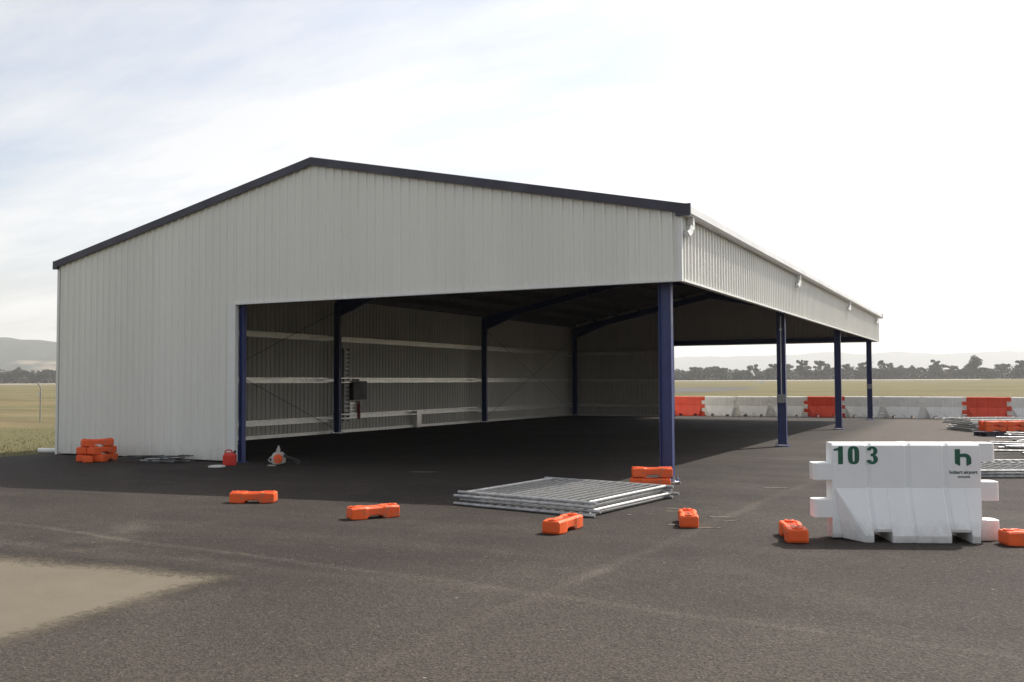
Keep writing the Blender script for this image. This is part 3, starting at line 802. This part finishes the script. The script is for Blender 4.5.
for k, c in seq[:-1]:
    src = wb if c == 'w' else rb
    p2 = j0 + stp*k + stp.normalized()*.16
    loc = (p2.x, p2.y, gz(p2.x, p2.y)); sc = stp.length/1.665
    if not used[c]:
        used[c] = True; src.location = loc; src.rotation_euler = (0, 0, ang); src['label'] = lab[k]; src['group'] = 'barriers in the far row'; o = src
    else: o = dup(src, loc, ang, lab[k], 'barriers in the far row')
    o.rotation_euler = (0, 0, ang + R(rnd.uniform(-1.5, 1.5)))
    o.scale = (sc, 1, .97)

# ---------------------------------------------------------------- temporary fence panels
def make_panel(w=2.07, d=2.10, nx=14, ny=1, wire=.0115, tube=.021):
    t = thing('temporary_fence', (0, 0, 0), 0, 'x', 'fence panel')
    m = MB()
    # long edge tubes run along local y and stick out past the rails
    for x in (.09, w-.09): m.tube((x, .02, tube), (x, d-.02, tube), tube, 10)
    for y in (.0, d): m.tube((-.03, y, tube), (w+.03, y, tube), tube*.98, 10)
    m.build('frame', M['galv'], t, smooth=False)
    m = MB()
    for i in range(1, nx):
        x = .09+(w-.18)*i/nx; m.tube((x, .03, tube+.012), (x, d-.03, tube+.012), wire, 4)
    for j in range(1, ny):
        y = d*j/ny; m.tube((.09, y, tube+.003), (w-.09, y, tube+.003), wire, 4)
    m.build('mesh_infill', M['galv'], t)
    return t
pn = make_panel()
# corners measured: front-left 12.12,-2.84  front-right 14.40,-3.60
dirx = Vector((14.40-12.12, -3.60+2.86)); aP = R(-8.5)
px0, py0 = 12.54, -3.53
for k, (dx, dy, da, z) in enumerate(((.0, -.03, .3, .0), (.05, .05, -.4, .046), (-.03, .02, .2, .092), (.01, .06, .0, .138))):
    labs = ['bottom mesh fence panel of the flat stack lying on the tarmac by the nearest post', 'second from bottom mesh fence panel in the flat stack by the nearest post',
            'second from top mesh fence panel in the flat stack by the nearest post', 'topmost mesh fence panel of the flat stack lying by the nearest post']
    if k == 0: o = pn; o['label'] = labs[0]; o['group'] = 'stacked mesh fence panels by the nearest post'
    else: o = dup(pn, (0, 0, 0), 0, labs[k], 'stacked mesh fence panels by the nearest post')
    o.location = (px0+dx, py0+dy, z+.002); o.rotation_euler = (0, 0, aP+R(da))
    if k == 3: o.scale = (.99, .985, 1)
# coarse mesh panels, right
pc = make_panel(2.38, 1.9, 14, 2, .011)
for k in range(3):
    x, y = 18.62+.012*k, 3.08
    lb = ['bottom', 'middle', 'top'][k] + ' coarse mesh panel of the flat stack right behind the numbered white barrier'
    if k == 0: o = pc; o['label'] = lb; o['group'] = 'coarse mesh panels behind the numbered barrier'
    else: o = dup(pc, (0, 0, 0), 0, lb, 'coarse mesh panels behind the numbered barrier')
    o.location = (x, y, gz(x, y)+.002+.047*k); o.rotation_euler = (0, 0, RZ+R((0, .4, -.2)[k]))
# grey frames stack at the far right
for k in range(8):
    x, y = cw(14.80+rnd.uniform(-.2, .3), 30.1+rnd.uniform(-.1, .1))
    lb = 'grey fence panel in the tall flat stack behind the orange feet at far right'
    o = dup(pc, (x, y, gz(x, y)+.002+.05*k), RZ+R(rnd.uniform(-3, 3)), lb, 'grey panels in the tall stack at far right')
# loose poles
pr_ = thing('steel_pole', (0, 0, 0), 0, 'loose galvanised pole in the jumbled heap between the panel stacks at far right', 'pole', 'loose poles heaped at far right')
m = MB(); m.tube((-.95, 0, 0), (.95, 0, 0), .025, 8); m.build('tube', M['galv'], pr_)
m = MB(); m.box((.90, -.04, -.02), (1.0, .04, .045)); m.build('clamp', M['darkgalv'], pr_)
for k in range(22):
    Z = 19.4+rnd.uniform(0, 6.2); X = 0
    x, y = cw(X+Z*.0, Z); o = pr_ if k == 0 else dup(pr_, (0, 0, 0), 0, pr_['label'])
    X = (990-512)/936*Z + rnd.uniform(.75, 1.9); x, y = cw(X, Z)
    z = .026+.05*(k % 4); tilt = rnd.uniform(-.02, .06)
    o.location = (x, y, gz(x, y)+z+abs(tilt)*1.1); o.rotation_euler = (0, tilt, R(rnd.choice((rnd.uniform(20, 75), rnd.uniform(-20, 40)))))

# ---------------------------------------------------------------- small things by the wall
# red fuel can
fc = thing('fuel_can', (5.66, -.50, 0), R(30), 'small red plastic fuel can with handle standing by the wall corner', 'fuel can')
m = MB(); m.loft([[(a*s_, b*s_, z) for a, b in ((-.12, -.07), (.12, -.07), (.12, .07), (-.12, .07))] for z, s_ in ((0, .95), (.015, 1), (.19, 1), (.235, .78), (.255, .45))])
m.build('body', M['red'], fc, bevel=.015)
m = MB(); m.path([(-.09, 0, .215), (-.085, 0, .28), (-.03, 0, .305), (.03, 0, .29), (.05, 0, .245)], .013, 8); m.build('handle', M['red'], fc, smooth=True)
m = MB(); m.tube((.07, 0, .235), (.115, 0, .285), .022, 10); m.build('cap', M['black'], fc)
# white lid
m = MB(); m.tube((0, 0, 0), (0, 0, .022), .16, 20); m.tube((0, 0, .022), (0, 0, .03), .13, 20)
o = m.build('plastic_lid', M['white'], bevel=.004); o.location = (5.66, -.84, .001); tag(o, 'flat white round lid on the tarmac in front of the red fuel can', 'lid')
# cut-off saw
sw = thing('cutoff_saw', (6.55, -.12, 0), R(14), 'off-white and orange petrol power saw standing in the shade at the open front', 'power saw')
m = MB(); m.loft([[(x, y*w, z0 + (z1-z0)*t) for y, t in ((-.11, 0), (.11, 0), (.12, .45), (.08, .9), (-.08, .9), (-.12, .45))] for x, w, z0, z1 in ((-.14, .8, .06, .26), (-.08, 1, .03, .32), (.06, 1, .03, .33), (.13, .8, .06, .26))])
m.build('motor_housing', M['offw'], sw, bevel=.015)
m = MB(); m.tube((.0, -.10, .16), (.0, -.16, .16), .10, 16); m.tube((0, -.16, .16), (0, -.175, .16), .05, 12); o = m.build('starter_cover', M['orange'], sw); o.location = (.05, 0, 0)
m = MB(); m.path([(-.06, 0, .28), (-.04, 0, .36), (.0, 0, .42), (.03, 0, .33)], .016, 8); m.tube((0, 0, .3), (-.01, 0, .44), .03, 8, .015); m.build('top_handle', M['offw'], sw)
m = MB(); m.path([(-.12, 0, .20), (-.22, .02, .17), (-.27, .03, .11), (-.2, .02, .07)], .018, 8); m.build('rear_handle', M['offw'], sw)
m = MB(); m.loft([[(.10, -.02, .20), (.10, .02, .20), (.10, .02, .25), (.10, -.02, .25)], [(.50, -.015, .10), (.50, .015, .10), (.50, .015, .14), (.50, -.015, .14)]]); m.build('arm', M['black'], sw)
m = MB(); m.tube((.46, -.006, .09), (.46, .006, .09), .07, 24); m.build('blade', M['black'], sw)
m = MB(); m.box((-.20, -.16, .0), (-.02, -.05, .022)); m.build('foot_plate', M['offw'], sw, bevel=.004); sw.scale = (.85, .85, .88)
# spare clamps and wire in a low heap
for k in range(18):
    t_ = thing('fence_clamp', (0, 0, 0), 0, 'x', 'clamp', 'steel clamps and stays heaped by the wall')
    t_['label'] = 'thin grey steel stay lying in the low heap against the end wall'
    m = MB(); ln = rnd.uniform(.35, .85)
    m.tube((-ln/2, 0, .014), (ln/2, 0, .014), .014, 6)
    m.build('bar', M['darkgalv'] if k % 3 else M['galv'], t_)
    m = MB(); m.path([(ln/2-.02, 0, .014), (ln/2+.05, .03, .014), (ln/2+.06, .1, .014), (ln/2, .13, .014)], .010, 6); m.build('hook', M['darkgalv'], t_)
    t_.location = (3.12+rnd.triangular(0, 1.25, .8), -.52+rnd.uniform(-.16, .2), .022*(k//3)); t_.rotation_euler = (0, R(rnd.uniform(-3, 1)), R(rnd.uniform(-25, 65)))
# offcut of pale pipe beside the left corner
m = MB(); m.tube((-.42, 0, .06), (.30, 0, .06), .058, 14)
o = m.build('pipe_offcut', M['dirtywhite']); o.location = (-.42, .30, -.012); o.rotation_euler = (0, 0, R(22)); tag(o, 'short pale pipe lying on the grass edge at the left corner of the shed', 'pipe')
# red canister under the box inside
cn = thing('red_canister', (.27, 10.98, .36), 0, 'slim dark red canister standing on the low girt under the grey box inside', 'canister')
m = MB(); m.tube((0, 0, .0), (0, 0, .48), .055, 12); m.tube((0, 0, .48), (0, 0, .54), .055, 12, .02); m.build('cylinder', M['dred'], cn)
m = MB(); m.box((-.02, -.09, .54), (.02, .08, .58)); m.build('valve', M['dred'], cn)
# bolt litter by the nearest post
for (x, y, r_) in ((14.37, -.10, 10), (14.43, -.02, 70)):
    m = MB(); m.tube((-.05, 0, .03), (.05, 0, .03), .012, 6); m.tube((-.06, 0, .03), (-.035, 0, .03), .028, 6); m.box((.02, -.05, .0), (.05, .05, .035))
    o = m.build('steel_coupler', M['galv']); o.location = (x, y, .002); o.rotation_euler = (0, 0, R(r_)); tag(o, 'small galvanised coupler on the tarmac at the foot of the nearest post', 'coupler', 'couplers at the foot of the nearest post')
# flat dabs of spilt lime near the feet: thin ragged splats
def splat(x, y, a, b, deg, seed):
    pts = []
    for i in range(26):
        t = 2*math.pi*i/26; r_ = 1+.45*noise.noise((math.cos(t)*1.7, math.sin(t)*1.7, seed))+rnd.uniform(-.12, .12)
        pts.append(Vector((a*r_*math.cos(t), b*r_*math.sin(t), .0022)))
    m = MB(); m.add(pts + [p_ - Vector((0, 0, .002)) for p_ in pts], [tuple(range(26)), tuple(range(26, 52))[::-1]] + [(i, (i+1)%26, 26+(i+1)%26, 26+i) for i in range(26)])
    o = m.build('chalk_mark', M['chalk']); o.location = (x, y, gz(x, y)+.002); o.rotation_euler = (0, 0, R(deg))
    tag(o, kind='structure')
M['chalk'] = basic('spilt_lime', (0.16, 0.145, 0.125), (0.07, 0.06, 0.05), 0.95, 0, 14, spec=0.1)
for a in ((15.62, -3.95, .09, .05, 20, 1), (15.98, -4.02, .22, .03, 28, 2), (15.95, -3.15, .17, .05, 15, 3), (16.1, -3.42, .10, .03, 40, 4), (15.2, -2.7, .10, .04, 10, 5), (9.8, -.02, .35, .10, 10, 6),
          (15.1, -3.3, .05, .03, 0, 7), (14.9, -3.45, .04, .03, 60, 8), (16.6, 3.0, .22, .05, 30, 9), (15.9, .1, .25, .05, 20, 10), (15.25, -2.95, .06, .05, 0, 11)): splat(*a)
# security fence post with cranked top on the grass
fp = thing('fence_post', (-16.9, 11.95, gz(-16.9, 11.95)), R(27), 'slim grey post with cranked top standing alone in the dry field', 'post')
m = MB(); m.path([(0, 0, 0), (0, 0, 1.25), (.0, 0, 1.45), (-.12, 0, 1.66)], .032, 6); m.build('post', M['postwood'], fp)
m = MB(); m.box((-.16, -.03, 1.13), (-.02, .03, 1.22)); m.build('bracket', M['trim'], fp)
# wind sock
x, y = cw((751-512)/936*420, 420)
ws = thing('windsock', (x, y, -.2), RZ, 'small white windsock hanging on a thin pole before the distant trees', 'windsock')
m = MB(); m.tube((0, 0, 0), (0, 0, 5.0), .06, 6); m.build('pole', M['postwood'], ws)
m = MB(); m.tube((-.1, 0, 4.9), (1.5, 0, 2.6), .62, 12, .35); m.build('sock', M['white'], ws)
x, y = cw((761-512)/936*330, 330)
m = MB(); m.box((-.9, -.1, 0), (.9, .1, .8)); m.box((-.7, -.13, .1), (-.6, .13, 1.0)); m.box((.6, -.13, .1), (.7, .13, 1.0))
o = m.build('marker_board', M['white']); o.location = (x, y, -.2); o.rotation_euler = (0, 0, RZ); tag(o, 'tiny white marker board out on the grass field before the trees', 'marker')

# grass along the apron edge (left)
m = MB()
for k in range(9000):
    x = -.45 - abs(rnd.gauss(0, 5.0)); y = rnd.uniform(-3, 16)
    h = rnd.uniform(.02, .075); w_ = rnd.uniform(.004, .009); a = rnd.uniform(0, math.pi); dx, dy = math.cos(a)*w_, math.sin(a)*w_
    lx, ly = rnd.uniform(-.03, .03), rnd.uniform(-.03, .03); z = gz(x, y)-.012
    m.add([(x-dx, y-dy, z), (x+dx, y+dy, z), (x+lx, y+ly, z+h)], [(0, 1, 2)])
M['blade'] = basic('grass_blades', (0.12, 0.115, 0.05), (0.20, 0.165, 0.09), 0.9, 0, 2, spec=.1)
tag(m.build('grass', M['blade'], fixn=False), 'short patchy green and straw grass beside the left edge of the tarmac', 'grass', kind='stuff')

# ---------------------------------------------------------------- trees
def crown(kind, seed):
    r_ = random.Random(seed); m = MB(); H = 12.0; lobes = []
    if kind == 'wide':
        for k in range(9): lobes.append((r_.uniform(-3.6, 3.6), r_.uniform(-3, 3), r_.uniform(5.5, 10.5), r_.uniform(1.3, 2.4), .7))
    elif kind == 'tall':
        for k in range(11): lobes.append((r_.uniform(-2.0, 2.0), r_.uniform(-2, 2), r_.uniform(3.5, 11.0), r_.uniform(1.3, 2.1), 1.0))
    elif kind == 'open':
        for k in range(15): lobes.append((r_.triangular(-4.0, 4.0, 0), r_.uniform(-2.5, 2.5), r_.uniform(6.4, 11.4), r_.uniform(.6, 1.5), .7))
        for k in range(3): lobes.append((r_.uniform(-2.5, 2.5), r_.uniform(-2, 2), r_.uniform(3, 6), r_.uniform(1.3, 2.0), .6))
    else:
        for k in range(10): lobes.append((r_.uniform(-3.2, 3.2), r_.uniform(-3, 3), r_.uniform(2.0, 8.0), r_.uniform(1.6, 2.6), .8))
    for cx, cy, cz, rr, fl in lobes:
        for q in range(int(150*rr)):
            d = Vector((r_.gauss(0, 1), r_.gauss(0, 1), r_.gauss(0, 1))).normalized() * rr * r_.uniform(.35, 1.08)
            c = Vector((cx, cy, cz)) + Vector((d.x, d.y, d.z*fl)); s_ = r_.uniform(.16, .36)
            n = Vector((r_.gauss(0, 1), r_.gauss(0, 1), r_.gauss(0, 1)+.6)).normalized(); a = n.orthogonal().normalized(); b = n.cross(a)
            m.add([c+a*s_+b*s_*.3, c+b*s_*1.2, c-a*s_*.9-b*s_*.2, c-b*s_], [(0, 1, 2, 3)])
    return m, lobes
def trunk(lobes, r_):
    m = MB()
    pts = [(0, 0, -.3), (r_.uniform(-.2, .2), 0, 2.5), (r_.uniform(-.4, .4), r_.uniform(-.3, .3), 5.0)]
    m.tube(pts[0], pts[1], .32, 7, .24); m.tube(pts[1], pts[2], .24, 7, .16)
    for cx, cy, cz, rr, fl in lobes:
        s_ = Vector(pts[2]) if cz > 5 else Vector(pts[1]); q = Vector((cx, cy, cz)); mid = (s_+q)/2+Vector((0, 0, -.4))
        m.tube(s_, mid, .13, 5, .09); m.tube(mid, q, .09, 5, .04)
    return m
TREES = {}
for kind, sd in (('wide', 1), ('wide', 2), ('tall', 3), ('open', 4), ('open', 5), ('bush', 6), ('bush', 7)):
    c, lobes = crown(kind, sd); cm = c.build('crown', M['leaf'] if sd % 2 else M['leaf2'], fixn=False); tm = trunk(lobes, random.Random(sd)).build('trunk', M['bark'])
    TREES.setdefault(kind, []).append((cm.data, tm.data)); bpy.data.objects.remove(cm); bpy.data.objects.remove(tm)
def tree(X, Z, h, kind, label, group, wid=1.0):
    x, y = cw(X, Z); t_ = thing('gum_tree', (x, y, -.25), rnd.uniform(0, 6.28), label, 'tree', group)
    cd, td = rnd.choice(TREES[kind]); s_ = h/12.0; wid *= rnd.uniform(.85, 1.45); t_.scale = (s_*wid, s_*wid, s_)
    for n_, d_ in (('crown', cd), ('trunk', td)):
        o = bpy.data.objects.new(n_, d_); COL.objects.link(o); o.parent = t_
GR = 'gum trees in the distant belt'
gl = {'wide': 'round-headed gum tree in the distant grey-green belt', 'open': 'thin feathery gum tree rising from the distant belt', 'bush': 'low dense bush tree at the front of the distant belt', 'tall': 'tall upright gum tree in the distant belt'}
ZT = 760.0
def pxX(u, Z=ZT): return (u-512)/936*Z
# named ones seen against the sky
tree(pxX(962), ZT-20, 18.0, 'tall', 'tallest upright gum tree of the far belt, above the rightmost red barrier', None, .85)
for u, h_, lb in ((799, 16.0, 'feathery gum tree against the pale sky just right of the second navy post'), (816, 15.5, 'rounded feathery gum tree midway between the second and third navy posts'),
                 (862, 14.5, 'open-crowned gum tree just left of the farthest navy post'), (877, 15.5, 'open-crowned gum tree just right of the farthest navy post'), (931, 15.5, 'gum tree with flat open crown left of the tallest one'), (1018, 15.0, 'open gum tree at the right edge of the picture')):
    tree(pxX(u), ZT-8, h_, 'open', lb, None)
u = 664
while u < 1040:
    k = rnd.choice(('wide', 'bush', 'wide', 'open', 'bush', 'tall')); h_ = {'wide': rnd.uniform(10, 13.5), 'bush': rnd.uniform(9, 12), 'open': rnd.uniform(11, 14), 'tall': rnd.uniform(10, 13.5)}[k]
    if 972 < u < 1000: h_ *= .85
    tree(pxX(u), ZT+rnd.uniform(-14, 25), h_, k, gl[k], GR + (' (' + k + ')')); u += rnd.uniform(4.0, 7.0)
u = -8
while u < 60:
    k = rnd.choice(('wide', 'bush', 'wide', 'tall')); tree(pxX(u), ZT+rnd.uniform(-20, 20), rnd.uniform(11.0, 13.5), k, gl[k].replace('distant', 'left-hand'), 'gum trees in the belt left of the shed (' + k + ')'); u += rnd.uniform(4, 7)
# closed woodland behind them, one mass
m = MB()
for k in range(60000):
    X = rnd.uniform(-560, 560); Z = ZT+rnd.uniform(20, 70)
    if -340 < X < 60 and rnd.random() < .6: continue
    top = 7.8 + 3.2*noise.noise((X*.05, 0, 0)) + 3.4*noise.noise((X*.13, 3, Z*.03)) + 1.6*noise.noise((X*.45, 7, Z*.1))
    if X < -300: top += 1.5
    z = rnd.random()**1.25*top; x, y = cw(X, Z); c = Vector((x, y, z)); s_ = rnd.uniform(.5, 1.1)
    n = Vector((rnd.gauss(0, 1), rnd.gauss(0, 1), rnd.gauss(0, 1)+.5)).normalized(); a = n.orthogonal().normalized(); b = n.cross(a)
    m.add([c+a*s_+b*s_*.3, c+b*s_*1.1, c-a*s_*.9, c-b*s_], [(0, 1, 2, 3)])
tag(m.build('woodland', M['leaf2'], fixn=False), 'dense grey-green woodland closing the field behind the belt of gum trees', 'woodland', kind='stuff')

# ---------------------------------------------------------------- haze
m = MB(); m.box((-9000, -1200, -8), (9000, 9500, 330))
hz = m.build('haze', None); hz.data.materials.clear()
hm = bpy.data.materials.new('air'); hm.use_nodes = True; N = hm.node_tree.nodes; Lk = hm.node_tree.links; N.clear()
out = N.new('ShaderNodeOutputMaterial'); pv = N.new('ShaderNodeVolumePrincipled')
pv.inputs['Color'].default_value = (0.97, 0.98, 1.0, 1); pv.inputs['Density'].default_value = 0.00017; pv.inputs['Anisotropy'].default_value = 0.2
Lk.new(pv.outputs[0], out.inputs['Volume']); hz.data.materials.append(hm)
tag(hz, 'thin pale haze in the air over the airfield', 'haze', kind='stuff')

# ---------------------------------------------------------------- sky and sun
SUN = Vector((.354, .793, 1.0)).normalized()
el = math.asin(SUN.z); az = math.atan2(SUN.x, SUN.y)
w = bpy.data.worlds.new('World'); scene.world = w; w.use_nodes = True
N = w.node_tree.nodes; Lk = w.node_tree.links; N.clear()
wo = N.new('ShaderNodeOutputWorld'); bg = N.new('ShaderNodeBackground'); bg.inputs['Strength'].default_value = 0.132
sky = N.new('ShaderNodeTexSky'); sky.sky_type = 'NISHITA'; sky.sun_disc = False; sky.sun_elevation = el; sky.sun_rotation = az
sky.air_density = 1.0; sky.dust_density = 3.5; sky.ozone_density = 1.0
tc = N.new('ShaderNodeTexCoord')
# thin high cloud: same luminance source, desaturated and lifted where the veil is thicker
bw = N.new('ShaderNodeRGBToBW'); Lk.new(sky.outputs[0], bw.inputs[0])
cloudc = N.new('ShaderNodeCombineColor')
lift = mathn(N, Lk, 'ADD', mathn(N, Lk, 'MULTIPLY', bw.outputs[0], 1.0), 2.2)
for i, k in enumerate((1.0, 1.0, 1.0)): Lk.new(mathn(N, Lk, 'MULTIPLY', lift, k), cloudc.inputs[i])
sep = N.new('ShaderNodeSeparateXYZ'); Lk.new(tc.outputs['Generated'], sep.inputs[0])
zz = mathn(N, Lk, 'ADD', mathn(N, Lk, 'MAXIMUM', sep.outputs['Z'], 0.0), 0.12)
cmb = N.new('ShaderNodeCombineXYZ')
Lk.new(mathn(N, Lk, 'DIVIDE', sep.outputs['X'], zz), cmb.inputs[0]); Lk.new(mathn(N, Lk, 'DIVIDE', sep.outputs['Y'], zz), cmb.inputs[1])
mp = N.new('ShaderNodeMapping'); mp.inputs['Rotation'].default_value = (0, 0, R(35)); mp.inputs['Scale'].default_value = (.45, 1.25, 1); Lk.new(cmb.outputs[0], mp.inputs['Vector'])
f1 = noise_fac(N, Lk, mp.outputs[0], 1.1, 9, 0.60, 0.42, 0.62)
veil = mathn(N, Lk, 'ADD', mathn(N, Lk, 'MULTIPLY', f1, 0.62), 0.24, True)
Lk.new(mix(N, Lk, veil, sky.outputs[0], cloudc.outputs[0]), bg.inputs['Color'])
Lk.new(bg.outputs[0], wo.inputs['Surface'])
sl = bpy.data.lights.new('sun', 'SUN'); sl.energy = 4.4; sl.angle = R(0.6); sl.color = (1.0, 0.95, 0.87)
so = bpy.data.objects.new('sun', sl); COL.objects.link(so); so.rotation_euler = SUN.to_track_quat('Z', 'Y').to_euler()

# ---------------------------------------------------------------- camera
cd = bpy.data.cameras.new('camera'); cam = bpy.data.objects.new('camera', cd); COL.objects.link(cam)
fw = Vector((math.sin(YAW)*math.cos(PITCH), math.cos(YAW)*math.cos(PITCH), math.sin(PITCH)))
r0 = Vector((math.cos(YAW), -math.sin(YAW), 0)); u0 = r0.cross(fw)
c_, s_ = math.cos(ROLL), math.sin(ROLL); r1 = c_*r0+s_*u0; u1 = -s_*r0+c_*u0
cam.matrix_world = Matrix(((r1.x, u1.x, -fw.x, CAM.x), (r1.y, u1.y, -fw.y, CAM.y), (r1.z, u1.z, -fw.z, CAM.z), (0, 0, 0, 1)))
cd.sensor_width = 36; cd.lens = FOC*36/1024; cd.clip_start = .1; cd.clip_end = 30000
scene.camera = cam
vs = scene.view_settings; vs.view_transform = 'Standard'; vs.look = 'None'; vs.exposure = 0.42; vs.gamma = 1; vs.use_curve_mapping = False
scene.cycles.volume_bounces = 1; scene.cycles.max_bounces = 8
